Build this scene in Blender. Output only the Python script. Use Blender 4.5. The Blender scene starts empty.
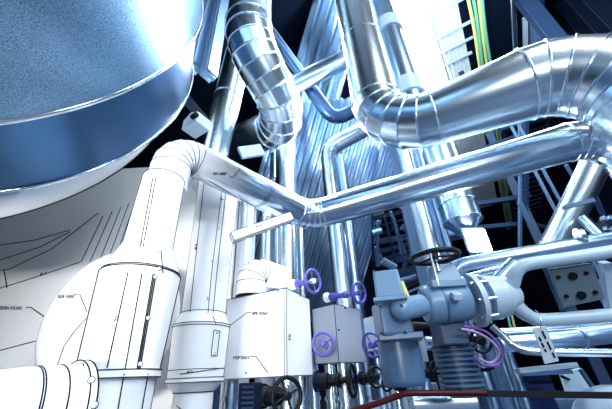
import bpy, math, random
from mathutils import Vector as V, Matrix
from mathutils.bvhtree import BVHTree
random.seed(4)
S = bpy.context.scene
COL = S.collection
PI = math.pi

# ------------------------------------------------------------------ camera
PITCH, ROLL, FPX = math.radians(30), math.radians(2.9), 300.0
CAM = V((0, 0, 1.5))
_R0 = V((1, 0, 0)); FW = V((0, math.cos(PITCH), math.sin(PITCH))); _U0 = V((0, -math.sin(PITCH), math.cos(PITCH)))
RT = math.cos(ROLL) * _R0 - math.sin(ROLL) * _U0
UP = math.sin(ROLL) * _R0 + math.cos(ROLL) * _U0
cd = bpy.data.cameras.new('camera'); cam = bpy.data.objects.new('camera', cd); COL.objects.link(cam)
cd.sensor_fit = 'HORIZONTAL'; cd.sensor_width = 36; cd.lens = FPX / 612 * 36; cd.clip_start = .05; cd.clip_end = 200
m = Matrix((RT, UP, -FW)).transposed().to_4x4(); m.translation = CAM
cam.matrix_world = m
S.camera = cam

# surveying: sight lines of the photograph turned into places in the hall
def ray(px, py): return FW + RT * ((px - 306) / FPX) + UP * ((204.5 - py) / FPX)
def P(px, py, d): return CAM + ray(px, py) * d
def Pz(px, py, z):
    r = ray(px, py); return CAM + r * ((z - CAM.z) / r.z)
def vz(p, row):                      # the point straight above / below p seen on that row
    q = p - CAM; u0, f0 = q.dot(UP), q.dot(FW); b = (204.5 - row) / FPX
    return p + V((0, 0, (b * f0 - u0) / (UP.z - b * FW.z)))
def down(p, z): return V((p.x, p.y, z))
def rp(w, d): return w * d / 600.0   # radius of something w pixels wide at depth d

# ------------------------------------------------------------------ materials
def nt(name):
    m = bpy.data.materials.new(name); m.use_nodes = True
    t = m.node_tree; return m, t, t.nodes['Principled BSDF']
def noise_bump(t, b, scale, strength, dist=.01, stretch=None, detail=3):
    tc = t.nodes.new('ShaderNodeTexCoord'); n = t.nodes.new('ShaderNodeTexNoise'); bp = t.nodes.new('ShaderNodeBump')
    n.inputs['Scale'].default_value = scale; n.inputs['Detail'].default_value = detail
    if stretch:
        mp = t.nodes.new('ShaderNodeMapping'); mp.inputs['Scale'].default_value = stretch
        t.links.new(tc.outputs['Object'], mp.inputs['Vector']); t.links.new(mp.outputs['Vector'], n.inputs['Vector'])
    else: t.links.new(tc.outputs['Object'], n.inputs['Vector'])
    bp.inputs['Strength'].default_value = strength; bp.inputs['Distance'].default_value = dist
    t.links.new(n.outputs['Fac'], bp.inputs['Height']); t.links.new(bp.outputs['Normal'], b.inputs['Normal'])
    return n
def metal(name, col=(.60, .73, .87), rough=.22, bump=.15, bscale=6, dist=.01):
    m, t, b = nt(name)
    b.inputs['Base Color'].default_value = (*col, 1); b.inputs['Metallic'].default_value = 1
    b.inputs['Roughness'].default_value = rough
    if bump: noise_bump(t, b, bscale, bump, dist)
    return m
def paint(name, col, rough=.5, bump=0, bscale=30, spec=.5):
    m, t, b = nt(name)
    b.inputs['Base Color'].default_value = (*col, 1); b.inputs['Roughness'].default_value = rough
    b.inputs['Specular IOR Level'].default_value = spec
    if bump: noise_bump(t, b, bscale, bump, .004)
    return m
def fade(name, vec, a, c, white=(.86, .88, .91), col=(.60, .73, .87), rough=.22):
    """sheet metal whose bare finish gives way to white lacquer along vec"""
    m, t, b = nt(name)
    g = t.nodes.new('ShaderNodeNewGeometry'); d = t.nodes.new('ShaderNodeVectorMath'); d.operation = 'DOT_PRODUCT'
    d.inputs[1].default_value = vec
    mr = t.nodes.new('ShaderNodeMapRange'); mr.inputs['From Min'].default_value = a; mr.inputs['From Max'].default_value = c
    mr.interpolation_type = 'SMOOTHSTEP'
    t.links.new(g.outputs['Position'], d.inputs[0]); t.links.new(d.outputs['Value'], mr.inputs['Value'])
    mx = t.nodes.new('ShaderNodeMixShader'); w = t.nodes.new('ShaderNodeBsdfPrincipled')
    w.inputs['Base Color'].default_value = (*white, 1); w.inputs['Roughness'].default_value = .5
    b.inputs['Base Color'].default_value = (*col, 1); b.inputs['Metallic'].default_value = 1; b.inputs['Roughness'].default_value = rough
    t.links.new(mr.outputs['Result'], mx.inputs['Fac']); t.links.new(w.outputs[0], mx.inputs[1]); t.links.new(b.outputs[0], mx.inputs[2])
    t.links.new(mx.outputs[0], t.nodes['Material Output'].inputs['Surface'])
    return m
def glow(name, col, s):
    m, t, b = nt(name); b.inputs['Base Color'].default_value = (0.8, .8, .8, 1)
    b.inputs['Emission Color'].default_value = (*col, 1); b.inputs['Emission Strength'].default_value = s
    return m
CLAD = metal('aluminium_cladding', (.76, .89, .98), .26, .05, 3)
CLADB = metal('blue_cladding', (.46, .63, .83), .3, .08, 4)
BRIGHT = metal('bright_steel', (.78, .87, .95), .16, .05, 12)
DKMET = metal('dark_pipe_metal', (.10, .18, .33), .3, .1, 9)
MIDMET = metal('mid_pipe_metal', (.30, .45, .68), .3, .1, 9)
WHITE = paint('white_lacquer', (.88, .89, .91), .5)
WHITE2 = paint('soft_white_lacquer', (.80, .81, .84), .55)
PALE = paint('pale_grey_board', (.66, .66, .66), .7)
INK = paint('black_line', (.006, .006, .008), .8, spec=.1)
NAVY = paint('navy_steel', (.003, .008, .024), .6, .2, 20, .15)
NAVY2 = paint('slate_steel', (.018, .042, .10), .5, .2, 20, .25)
BLUEST = paint('blue_steel_paint', (.10, .19, .34), .4)
CAST = paint('pale_casting', (.44, .57, .69), .36, .25, 40)
ACT = paint('actuator_grey_paint', (.06, .13, .24), .32, .15, 60)
ACTD = paint('actuator_dark_paint', (.022, .06, .13), .34, .15, 60)
ACTP = paint('actuator_lit_paint', (.14, .25, .39), .32, .15, 60)  # paler copy of ACT, puts the light on the upper housings into the colour
BLACK = paint('black_enamel', (.003, .004, .009), .45, spec=.2)
VIOLET = paint('violet_enamel', (.05, .045, .30), .4)
VIOLETP = paint('pale_violet_enamel', (.10, .09, .40), .4)
PURPLE = paint('purple_sheath', (.22, .10, .42), .4)
YELLOW = paint('yellow_sheath', (.80, .84, .28), .45)
GREEN = paint('green_sheath', (.20, .66, .46), .45)
RED = paint('dark_red_paint', (.04, .002, .003), .45, spec=.2)
CREAM = paint('pale_tag', (.62, .70, .78), .6)
LAMP = glow('lamp_lens', (.93, .96, 1), 30)
SKYL = glow('rooflight_daylight', (.92, .97, 1), 14)

# ------------------------------------------------------------------ mesh building
def frame(ax):
    ax = ax.normalized(); h = V((0, 0, 1)) if abs(ax.z) < .95 else V((1, 0, 0))
    e1 = ax.cross(h).normalized(); return e1, ax.cross(e1).normalized(), ax
ORG, WM = {}, {}
class MB:
    def __init__(s): s.v, s.f, s.sm = [], [], []
    def add(s, vs, fs, smooth=False):
        b = len(s.v); s.v += [V(x) for x in vs]; s.f += [tuple(b + i for i in f) for f in fs]; s.sm += [smooth] * len(fs)
    def box(s, c, ax, ay, az):       # half-extent vectors
        vs = [c + ax * i + ay * j + az * k for i in (-1, 1) for j in (-1, 1) for k in (-1, 1)]
        fs = [(0, 1, 3, 2), (4, 6, 7, 5), (0, 4, 5, 1), (2, 3, 7, 6), (0, 2, 6, 4), (1, 5, 7, 3)]
        if ax.cross(ay).dot(az) < 0: fs = [f[::-1] for f in fs]
        s.add(vs, fs); return s
    def bar(s, a, b, w, h, up=V((0, 0, 1))):   # rectangular bar from a to b
        d = b - a; x = d.cross(up)
        if x.length < 1e-5: x = V((1, 0, 0)) if abs(d.x) < abs(d.z) else V((0, 1, 0))
        x.normalize(); y = x.cross(d).normalized()
        return s.box((a + b) / 2, d / 2, x * (w / 2), y * (h / 2))
    def prism(s, pts, ext):
        n = len(pts); vs = list(pts) + [p + ext for p in pts]
        fs = [tuple(range(n))[::-1], tuple(range(n, 2 * n))] + [(i, (i + 1) % n, n + (i + 1) % n, n + i) for i in range(n)]
        nrm = (pts[1] - pts[0]).cross(pts[2] - pts[1])
        if nrm.dot(ext) < 0: fs = [f[::-1] for f in fs]
        s.add(vs, fs); return s
    def tube(s, pts, r, seg=24, cap=True, split=False, tang=None):
        n = len(pts); rs = r if isinstance(r, (list, tuple)) else [r] * n
        T = []
        for i in range(n):
            a = (pts[i] - pts[i - 1]).normalized() if i else None
            b = (pts[i + 1] - pts[i]).normalized() if i < n - 1 else None
            T.append(b if a is None else a if b is None else (a + b).normalized())
        if tang: T = tang
        e1, e2, _ = frame(T[0]); rings = []
        for i in range(n):
            t = T[i]; e1 = (e1 - t * e1.dot(t)).normalized(); e2 = t.cross(e1)
            sc = 1.0
            if 0 < i < n - 1 and not tang:
                c = (pts[i] - pts[i - 1]).normalized().dot(t); sc = 1 / max(c, .6)
            if sc > 1.0005:
                bend = ((pts[i + 1] - pts[i]).normalized() - (pts[i] - pts[i - 1]).normalized())
                bd = (bend - t * bend.dot(t)); bd = bd.normalized() if bd.length > 1e-6 else e1
            else: bd = e1
            ring = []
            for k in range(seg):
                a = 2 * PI * k / seg; o = (e1 * math.cos(a) + e2 * math.sin(a)) * rs[i]
                o = o + bd * (o.dot(bd) * (sc - 1)); ring.append(pts[i] + o)
            rings.append(ring)
        if split:
            for i in range(n - 1):
                s.add(rings[i] + rings[i + 1], [(k, (k + 1) % seg, seg + (k + 1) % seg, seg + k) for k in range(seg)], True)
        else:
            s.add(sum(rings, []), [(i * seg + k, i * seg + (k + 1) % seg, (i + 1) * seg + (k + 1) % seg, (i + 1) * seg + k) for i in range(n - 1) for k in range(seg)], True)
        if cap:
            s.add(rings[0], [tuple(range(seg))[::-1]]); s.add(rings[-1], [tuple(range(seg))])
        return s
    def lathe(s, o, ax, prof, seg=36, sharp=True, cap=True):
        e1, e2, ax = frame(ax); rings = [[o + ax * t + (e1 * math.cos(2 * PI * k / seg) + e2 * math.sin(2 * PI * k / seg)) * r for k in range(seg)] for t, r in prof]
        q = [(k, (k + 1) % seg, seg + (k + 1) % seg, seg + k) for k in range(seg)]
        if sharp:
            for i in range(len(rings) - 1): s.add(rings[i] + rings[i + 1], q, True)
        else:
            s.add(sum(rings, []), [tuple(i * seg + x for x in f) for i in range(len(rings) - 1) for f in q], True)
        if cap:
            s.add(rings[0], [tuple(range(seg))[::-1]]); s.add(rings[-1], [tuple(range(seg))])
        return s
    def torus(s, c, ax, R, r, seg=36, sec=10):
        e1, e2, ax = frame(ax); vs = []
        for i in range(seg):
            a = 2 * PI * i / seg; d = e1 * math.cos(a) + e2 * math.sin(a)
            for k in range(sec):
                b = 2 * PI * k / sec; vs.append(c + d * (R + r * math.cos(b)) + ax * (r * math.sin(b)))
        s.add(vs, [(i * sec + k, ((i + 1) % seg) * sec + k, ((i + 1) % seg) * sec + (k + 1) % sec, i * sec + (k + 1) % sec) for i in range(seg) for k in range(sec)], True)
        return s
    def ball(s, c, r, seg=16, rg=10, sq=(1, 1, 1)):
        vs = [c + V((0, 0, -r * sq[2]))]
        for i in range(1, rg):
            a = -PI / 2 + PI * i / rg
            for k in range(seg):
                b = 2 * PI * k / seg; vs.append(c + V((r * sq[0] * math.cos(a) * math.cos(b), r * sq[1] * math.cos(a) * math.sin(b), r * sq[2] * math.sin(a))))
        vs.append(c + V((0, 0, r * sq[2]))); fs = [(0, 1 + (k + 1) % seg, 1 + k) for k in range(seg)]
        for i in range(rg - 2):
            fs += [(1 + i * seg + k, 1 + i * seg + (k + 1) % seg, 1 + (i + 1) * seg + (k + 1) % seg, 1 + (i + 1) * seg + k) for k in range(seg)]
        l = len(vs) - 1; fs += [(1 + (rg - 2) * seg + k, 1 + (rg - 2) * seg + (k + 1) % seg, l) for k in range(seg)]
        s.add(vs, fs, True); return s
    def build(s, name, mat, parent=None, label=None, bevel=0, kind=None):
        me = bpy.data.meshes.new(name); o = bpy.data.objects.new(name, me); COL.objects.link(o)
        org = V((0, 0, 0))
        if parent is not None: o.parent = parent; org = ORG[parent.name]
        me.from_pydata([v - org for v in s.v], [], s.f); me.polygons.foreach_set('use_smooth', s.sm); me.update()
        me.materials.append(mat); ORG[o.name] = org; WM[o.name] = (s.v, s.f)
        if label: o['label'] = label
        if kind: o['kind'] = kind
        if bevel:
            b = o.modifiers.new('bevel', 'BEVEL'); b.width = bevel; b.segments = 2; b.limit_method = 'ANGLE'; b.angle_limit = math.radians(50)
        return o
def thing(name, label, cat, loc, group=None):
    o = bpy.data.objects.new(name, None); COL.objects.link(o); o.location = loc; ORG[o.name] = V(loc)
    o.empty_display_size = .1; return tag(o, label, cat, group)
def tag(o, label, cat, group=None):
    o['label'] = label; o['category'] = cat
    if group: o['group'] = group
    return o
def struct(name, mb, mat):
    o = mb.build(name, mat); o['kind'] = 'structure'; return o

# lines and lettering laid on a surface: pixel polyline -> points on the given meshes
def surf(objs):
    vs, fs = [], []
    for o in objs:
        v, f = WM[o.name]; b = len(vs); vs += v; fs += [tuple(b + i for i in x) for x in f]
    return BVHTree.FromPolygons(vs, fs)
def on(bvh, px, py, off=.004):
    d = ray(px, py).normalized(); h = bvh.ray_cast(CAM, d)
    return None if h[0] is None else h[0] - d * off
def drawn(name, bvh, lines, parent, r=.0035, mat=None, step=4):
    mb = MB()
    for ln in lines:
        pts = []
        for (a, b) in zip(ln, ln[1:]):
            n = max(1, int(math.hypot(b[0] - a[0], b[1] - a[1]) / step))
            for i in range(n): pts.append((a[0] + (b[0] - a[0]) * i / n, a[1] + (b[1] - a[1]) * i / n))
        pts.append(ln[-1]); run = []
        for p in pts + [None]:
            q = on(bvh, *p) if p else None
            if q is None or (run and (q - run[-1]).length > .35):
                if len(run) > 1: mb.tube(run, r, 6)
                run = []
            if q is not None: run.append(q)
    if mb.v: return mb.build(name, mat or INK, parent)
def text_mesh(body, size):
    c = bpy.data.curves.new('t', 'FONT'); c.body = body; c.size = size; c.align_x = 'LEFT'; c.offset = size * .025
    o = bpy.data.objects.new('t', c); COL.objects.link(o); dg = bpy.context.evaluated_depsgraph_get()
    me = bpy.data.meshes.new_from_object(o.evaluated_get(dg)); vs = [v.co.copy() for v in me.vertices]; fs = [tuple(p.vertices) for p in me.polygons]
    bpy.data.objects.remove(o); bpy.data.meshes.remove(me); return vs, fs
def lettering(body, bvh, px, py, h, parent, ang=0, wide=1.0, mat=None):   # h = letter height in pixels
    vs, fs = text_mesh(body, h / .7); mb = MB(); out = []; c, s = math.cos(ang), math.sin(ang)
    for v in vs:
        x, y = v.x * wide, v.y
        q = on(bvh, px + x * c + y * s, py + x * s - y * c, .005)
        if q is None: return
        out.append(q)
    mb.add(out, fs); return mb.build('lettering', mat or INK, parent)

# ------------------------------------------------------------------ pipes
def pipe(name, label, cat, pts, r, bend, mat, group=None, k=5, band=0, bandw=.03, seg=32, emat=None, bead=.012, root=None, trim0=0, beadmat=None, inkbends=()):
    n = len(pts); rs = r if isinstance(r, (list, tuple)) else [r] * n
    bd = bend if isinstance(bend, (list, tuple)) else [bend] * n
    t = root or thing(name, label, cat, min(pts, key=lambda p: p.z), group)
    cut = [0.0] * n; arcs = {}
    for i in range(1, n - 1):
        a = (pts[i - 1] - pts[i]).normalized(); b = (pts[i + 1] - pts[i]).normalized()
        th = PI - a.angle(b)
        if th < .02: continue
        L = min(bd[i] * math.tan(th / 2), .48 * (pts[i] - pts[i - 1]).length, .48 * (pts[i] - pts[i + 1]).length) ; R = L / math.tan(th / 2)
        cen = pts[i] + (a + b).normalized() * (R / math.cos(th / 2)); p0 = pts[i] + a * L; cut[i] = L
        ax = (-a).cross(b).normalized(); v0 = p0 - cen
        arcs[i] = ([cen + (Matrix.Rotation(th * j / k, 3, ax) @ v0) for j in range(k + 1)], [(Matrix.Rotation(th * j / k, 3, ax) @ (-a)) for j in range(k + 1)])
    prts = []
    for i in range(n - 1):
        d = (pts[i + 1] - pts[i]); L = d.length; d = d.normalized()
        a = pts[i] + d * cut[i]; b = pts[i + 1] - d * cut[i + 1]; ll = (b - a).length
        f = lambda q: rs[i] + (rs[i + 1] - rs[i]) * max(0, min(1, ((q - a).length / max(ll, 1e-6))))
        if ll > .01:
            prts.append(MB().tube([a, b], [f(a), f(b)], seg).build('pipe_section', mat, t))
            if band:
                m_ = max(1, int(ll / band))
                for j in range(1, m_ + (0 if m_ == 1 else 0)):
                    q = a + d * (ll * j / m_); rr = f(q)
                    MB().tube([q - d * bandw / 2, q + d * bandw / 2], rr * 1.025 + .002, seg).build('seam_band', beadmat or mat, t)
    for i, (ap, at) in arcs.items():
        mb = MB(); mb.tube(ap, rs[i] * 1.01, seg, True, True, tang=at)
        e = mb.build('elbow', emat or mat, t); prts.append(e)
        if bead:
            b_ = MB()
            for p, q in zip(ap, at): b_.torus(p, q, rs[i] * 1.015, .0026 if i in inkbends else bead, seg, 6)
            b_.build('elbow_seam', INK if i in inkbends else (beadmat or emat or mat), t)
    return t, prts
def sides(t, a, b, ra, rb, r=.0036, name='seam_line'):
    """dark closing seams down both flanks of a white cylinder"""
    ax = (b - a).normalized()
    def edge(p, R, k):
        v = p - CAM; v = v - ax * v.dot(ax); D = v.length; v.normalize(); s = ax.cross(v).normalized(); sn = min(.95, R / D)
        return p + (s * k * math.sqrt(1 - sn * sn) - v * sn) * R
    for k in (-1, 1): MB().tube([edge(a, ra, k), edge(b, rb, k)], r, 6).build(name, INK, t)
def rings(t, items, r=.0032, name='ring_line'):
    for c, ax, R in items: MB().torus(c, ax, R, r, 40, 6).build(name, INK, t)

Z = V((0, 0, 1)); X = V((1, 0, 0)); Y = V((0, 1, 0))
exec_order = None
# ------------------------------------------------------------------ the hall
YAW = math.radians(32)
D1 = V((math.sin(YAW), math.cos(YAW), 0)); D2 = V((math.cos(YAW), -math.sin(YAW), 0))   # along the bays / across them, to the right
H = 12.0
struct('floor', MB().box(V((2, 8, -.1)), X * 16, Y * 22, Z * .1), paint('concrete_floor', (.06, .09, .15), .5, .2, 4))
struct('ceiling', MB().box(V((2, 8, H + .5)), X * 16, Y * 22, Z * .1), NAVY)
struct('wall_back', MB().box(V((2, 29, 6.2)), X * 16, Y * .1, Z * 6.2), NAVY)
struct('wall_right', MB().box(V((17, 8, 6.2)), X * .1, Y * 22, Z * 6.2), NAVY)
struct('wall_left', MB().box(V((-13, 8, 6.2)), X * .1, Y * 22, Z * 6.2), NAVY)
# pale ribbed roof deck, its open edge parallel to the cables
e = Pz(461, 20, H)
mb = MB(); n = 23; prof = []
for i in range(n):
    s0 = -i * .15
    prof += [(s0, 0), (s0 - .035, .06), (s0 - .085, .06), (s0 - .12, 0)]
for (a, za), (b, zb) in zip(prof, prof[1:]):
    p, q = e + D2 * a + Z * za, e + D2 * b + Z * zb
    mb.add([p - D1 * 12, q - D1 * 12, q + D1 * 16, p + D1 * 16], [(0, 1, 2, 3)])
deck = struct('ceiling_deck', mb, paint('roof_deck', (.78, .87, .93), .55))
# rooflight strip in the deck
g = Pz(385, 0, H - .12); h = Pz(424, 0, H - .12); w = (h - g).dot(D2); g = h - D2 * w
mb = MB(); c = g + D2 * (w / 2) + D1 * 0
mb.box(c + D1 * 2.8, D1 * 4.6, D2 * (w / 2), Z * .03)
o = struct('window_1', mb, SKYL)
mb = MB()
for k in (-1, 1): mb.bar(c + D2 * k * (w / 2 + .05) - D1 * 1.4, c + D2 * k * (w / 2 + .05) + D1 * 5.2, .1, .16)
struct('trim_1', mb, paint('rooflight_kerb', (.5, .6, .72), .5))
# roof purlins across the deck
for k, (px, py) in enumerate([(440, 12), (440, 38), (440, 54), (440, 68)]):
    p = Pz(px, py, H - .22)
    t = tag(MB().bar(p - D2 * .2, p + D2 * 1.15, .07 if k % 2 else .05, .1).build('roof_purlin', paint('purlin', (.46, .60, .74), .4)), ['pale steel purlin across the roof deck, uppermost of four', 'pale steel purlin across the roof deck, second from top', 'pale steel purlin across the roof deck, third from top', 'pale steel purlin across the roof deck, just above the big pipe'][k], 'beam', 'roof purlins')
# earth cables running away under the roof
for k, (px, mt, lb) in enumerate([(468.5, YELLOW, 'yellow green cable under the roof, leftmost of the bundle'), (473, GREEN, 'green cable under the roof, second from the left of the bundle'), (478, YELLOW, 'yellow cable under the roof, third from the left of the bundle'), (482, GREEN, 'green cable under the roof, rightmost of the bundle')]):
    p = Pz(px, 0, H - .4); pts = [p + D1 * s + D2 * (.02 * math.sin(s * 1.3 + k)) for s in [-1.5 + .5 * i for i in range(57)]]
    tag(MB().tube(pts, .052, 8).build('roof_cable', mt), lb, 'cable', 'cables under the roof')
# cable ladder beside the cables
a = Pz(489, 0, H - .55); t = thing('cable_ladder', 'long steel cable ladder running away beside the yellow green cables', 'cable ladder', a)
for k in (0, 1.8): MB().bar(a + D2 * k + D1 * 7, a + D2 * k + D1 * 24, .07, .12).build('side_rail', MIDMET, t)
for i in range(24): MB().bar(a + D1 * (7.2 + i * .7), a + D2 * 1.8 + D1 * (7.2 + i * .7), .07, .05).build('rung', MIDMET, t)
# steel pipe rack: columns on the floor, girders between them
t = thing('steel_pipe_rack', 'dark navy steel rack of columns and girders filling the hall behind the pipes', 'steel frame', V((0, 6, 0)))
def icol(p, w, z0, z1, mt, name='column'):
    mb = MB()
    mb.bar(V((p.x, p.y, z0)) + D1 * w / 2, V((p.x, p.y, z1)) + D1 * w / 2, w, .03, D1); mb.bar(V((p.x, p.y, z0)) - D1 * w / 2, V((p.x, p.y, z1)) - D1 * w / 2, w, .03, D1)
    mb.bar(V((p.x, p.y, z0)), V((p.x, p.y, z1)), .03, w, D1); return mb.build(name, mt, t)
for px, py, d, w, mt in [(540, 20, 8.5, .34, NAVY2), (600, 10, 8, .5, NAVY), (520, 200, 9, .2, NAVY2), (572, 20, 9.5, .4, NAVY)]:
    icol(P(px, py, d), w, 0, H - .3, mt)
for px_, r_, m_, s_, lb in ((537, .2, BLUEST, 5, 'dark blue pipe under the roof, right of the slim pale one'), (513, .08, CLADB, 9, 'slim pale pipe running away under the roof right of the cables')):
    p_ = Pz(px_, 0, H - .6); tag(MB().tube([p_ - D1 * 1.5, p_ + D1 * s_], r_, 20).build('roof_pipe', m_), lb, 'pipe')
for px0, py0, d0, px1, py1, d1, w, mt in [(518, 70, 8, 585, 42, 6.6, .1, NAVY2),
        (470, 205, 9, 530, 196, 9, .13, NAVY2), (520, 203, 8.6, 541, 245, 8.6, .13, BLUEST), (520, 108, 8.6, 520, 250, 8.6, .07, BLUEST), (526, 115, 8.6, 526, 205, 8.6, .1, NAVY2),
        (536, 225, 9, 570, 234, 9, .1, NAVY2), (475, 228, 9, 520, 224, 9, .12, NAVY2), (500, 130, 11, 560, 112, 11, .2, NAVY2), (440, 165, 9, 520, 135, 9, .1, NAVY2),
        (566, 165, 5.5, 590, 205, 5.5, .06, BLUEST), (575, 150, 5.8, 603, 215, 5.8, .08, NAVY2)]:
    MB().bar(P(px0, py0, d0), P(px1, py1, d1), w, w).build('girder', mt, t)
for i, px in enumerate((508, 516)):
    MB().bar(P(px, 120, 8.4), vz(P(px, 120, 8.4), 345), .05, .05).build('post', BLUEST, t)
MB().bar(V((-.95, 3.35, 0)), V((-.95, 3.35, 1.9)), .06, .06, D1).build('post', NAVY2, t)
MB().bar(P(205, 128, 7.2), P(150, 60, 7.2), .3, .3).build('girder', NAVY, t)
# ribbed pale panel by the post at the top
p = Pz(525, 20, H - .62)
tag(MB().box(p + D1 * .5, D2 * .07, D1 * .6, Z * .04).build('ribbed_heater', paint('ribbed', (.45, .56, .68), .5)), 'narrow pale ribbed panel beside the post high on the right', 'panel')

# ------------------------------------------------------------------ overhead tank
TA = V((math.sin(-.354), math.cos(-.354), 0)); TC = CAM + V((-2.846, 1.002, 3.215))
t = thing('storage_tank', 'huge brushed metal horizontal tank overhead at the upper left', 'tank', TC - Z * 2.0)
def tank_mat():
    m, tr, b = nt('tank_sheet'); b.inputs['Metallic'].default_value = 1; b.inputs['Roughness'].default_value = .34
    tc = tr.nodes.new('ShaderNodeTexCoord'); n = tr.nodes.new('ShaderNodeTexNoise'); n.inputs['Scale'].default_value = 150; n.inputs['Detail'].default_value = 6
    cr = tr.nodes.new('ShaderNodeValToRGB'); cr.color_ramp.elements[0].position = .35; cr.color_ramp.elements[1].position = .7
    cr.color_ramp.elements[0].color = (.06, .14, .27, 1); cr.color_ramp.elements[1].color = (.26, .44, .62, 1)
    bp = tr.nodes.new('ShaderNodeBump'); bp.inputs['Strength'].default_value = .3; bp.inputs['Distance'].default_value = .006
    tr.links.new(tc.outputs['Object'], n.inputs['Vector']); tr.links.new(n.outputs['Fac'], cr.inputs['Fac']); tr.links.new(cr.outputs['Color'], b.inputs['Base Color'])
    tr.links.new(n.outputs['Fac'], bp.inputs['Height']); tr.links.new(bp.outputs['Normal'], b.inputs['Normal']); return m
TANK = tank_mat()
MB().lathe(TC, TA, [(-3.2, 1.99), (-.02, 1.99)], 96).build('shell', TANK, t)
MB().lathe(TC, TA, [(.0, 1.95), (.84, 1.895)], 96).build('end_section', metal('tank_end_sheet', (.035, .10, .22), .3, .08, 14), t)
MB().torus(TC, TA, 1.985, .02, 128, 8).build('rim_bead', BRIGHT, t)
MB().torus(TC + TA * .842, TA, 1.90, .016, 128, 8).build('rim_bead', BRIGHT, t)
TF = TC + V((-.24, -.08, -.17))
fl = MB().lathe(TF, TA, [(.86, 1.84), (.90, 1.86), (1.07, 1.92), (1.10, 1.93), (1.12, 1.90), (1.45, 1.6), (1.6, .9), (1.65, .1)], 96).build('end_flange', fade('tank_end', tuple(TA), TC.dot(TA) + 1.06, TC.dot(TA) + .82, (.80, .83, .88), (.5, .66, .84), .4), t)
MB().torus(TF + TA * 1.10, TA, 1.935, .006, 128, 6).build('ring_line', INK, t)

# pale boarded partition behind the white plant
wl = struct('wall_partition', MB().box(V((-4.42, 3.95, 2.3)), X * 3.03, Y * .06, Z * 2.3), PALE)
bv = surf([wl])
drawn('trim_2', bv, [[(-6, 246), (35, 240), (70, 230)], [(-6, 262), (40, 247), (70, 232)], [(28, 260), (50, 250), (70, 235), (98, 213)], [(-6, 290), (30, 279), (80, 262)], [(4, 270), (7, 288)], [(-6, 352), (43, 339)], [(-6, 271), (10, 269), (28, 260)]], None, .006)['kind'] = 'structure'
o = drawn('trim_3', bv, [[(x, 216 - (x - 103) * .5), (x - 22, 262)] for x in (103, 112, 121, 129, 136)], None, .005); o['kind'] = 'structure'
for bd, x, y in (('EDFBN 4353467', -1, 309.5),):
    o = lettering(bd, bv, x, y, 3.3, None, 0, .72); tag(o, 'black lettering EDFBN 4353467 on the pale partition at the left edge', 'lettering')
o = lettering('45.6', bv, 40, 276, 3, None, -.3); tag(o, 'small black figure 45.6 on the sloping partition line', 'lettering')
o = drawn('leader_line', bv, [[(26, 307.3), (31, 307.3), (46, 318)]], None, .006); tag(o, 'thin black leader line beside the EDFBN lettering', 'line')

# ------------------------------------------------------------------ the two large clad pipes
ZB = 3.83
c1 = Pz(384, 137, ZB); c2 = Pz(604, 56, ZB)
top = V((c1.x, c1.y, H - .05))
BIG, _ = pipe('insulated_pipe', 'largest bright aluminium clad pipe, coming down from the roof and turning right', 'pipe', [top, c1, c2, down(c2, 0)], [.235, .285, .335, .335], [.1, .56, .60, .1], CLAD, k=6, band=1.15, seg=48, bead=.011)
q0 = P(160, 176, 2.22); q1 = P(168, 156, 2.38)
q0 = P(169, 178, 2.42); q1 = V((q0.x, q0.y, P(172, 142, 2.48).z)); a3 = P(308, 217, 3.62); b3 = P(611, 130, 3.05)
FADEP = fade('part_lacquered_cladding', (1, .0, .35), -1.02 + .35 * 2.6, -.30 + .35 * 2.7, (.86, .88, .92), (.66, .79, .92))
mid, prts = pipe('insulated_pipe', 'long clad pipe below the largest one, white at its left bend, bright metal further right', 'pipe', [down(q1, P(164, 180, 2.22).z + .012), q1, a3, b3, down(b3, 0)], [.15, .155, .174, .20, .20], [.1, .31, .34, .36, .1], FADEP, k=5, band=.95, seg=48, bead=.006, beadmat=FADEP, inkbends=(1,))
bv = surf(prts)
drawn('seam_line', bv, [[(271, 179), (272, 190), (264, 202), (256, 206)], [(273, 180), (274, 191), (266, 203), (258, 207)],
                        [(244, 163), (234, 177), (229, 177)], [(209, 181), (256, 208)], [(232, 152), (300, 192)]], mid, .003)
lettering('KEY 34087', bv, 213, 175, 2.6, mid, 0, .8)

# ------------------------------------------------------------------ white plant at the left
def vcyl(mb, px, r0, r1, d, w0, w1, seg=40):
    """vertical cylinder: axis through (px, r0), from row r0 to row r1, widths in pixels"""
    a = P(px, r0, d); b = vz(a, r1); da = d; db = (b - CAM).dot(FW); mb.tube([a, b], [rp(w0, da), rp(w1, db)], seg); return a, b, rp(w0, da), rp(w1, db)
# near riser with its wide lower jacket
def rw(p, w): return rp(w, (p - CAM).dot(FW)) * (p - CAM).dot(FW) / ((p - CAM).dot(FW) ** 2 + (p - CAM).dot(RT) ** 2) ** .5
a = P(164, 180, 2.22); b = vz(a, 249); s1 = vz(a, 276); s2 = vz(a, 371); fl_ = down(a, 0)
t = thing('jacketed_riser', 'white riser with a conical shoulder and wide lower jacket, nearest the white elbow', 'pipe', fl_)
r1, r2 = rw(a, 42), rw(b, 51); r3, r4, r5 = rw(b, 54), rw(s1, 81), rw(s2, 86); r6 = r5 * .95
pp = [MB().tube([b, a], [r2, r1], 48).build('upper_pipe', WHITE, t), MB().tube([s1, b], [r4, r3], 48).build('cone_shoulder', WHITE, t),
      MB().tube([s2, s1], [r5, r4 + .004], 48).build('jacket', WHITE, t), MB().tube([s2 - Z * .035, s2], [r5 + .012, r5 + .012], 48).build('jacket_band', WHITE, t), MB().tube([fl_, s2 - Z * .035], [r6, r6], 48).build('lower_pipe', WHITE, t)]
rings(t, [(a, Z, r1 + .001), (b, Z, r2 + .003), (b - Z * .012, Z, r3 + .002), (s1, Z, r4 + .007), (s1 + Z * .012, Z, r4), (s2, Z, r5 + .014), (s2 - Z * .035, Z, r5 + .014)])
mb = MB()
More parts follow.
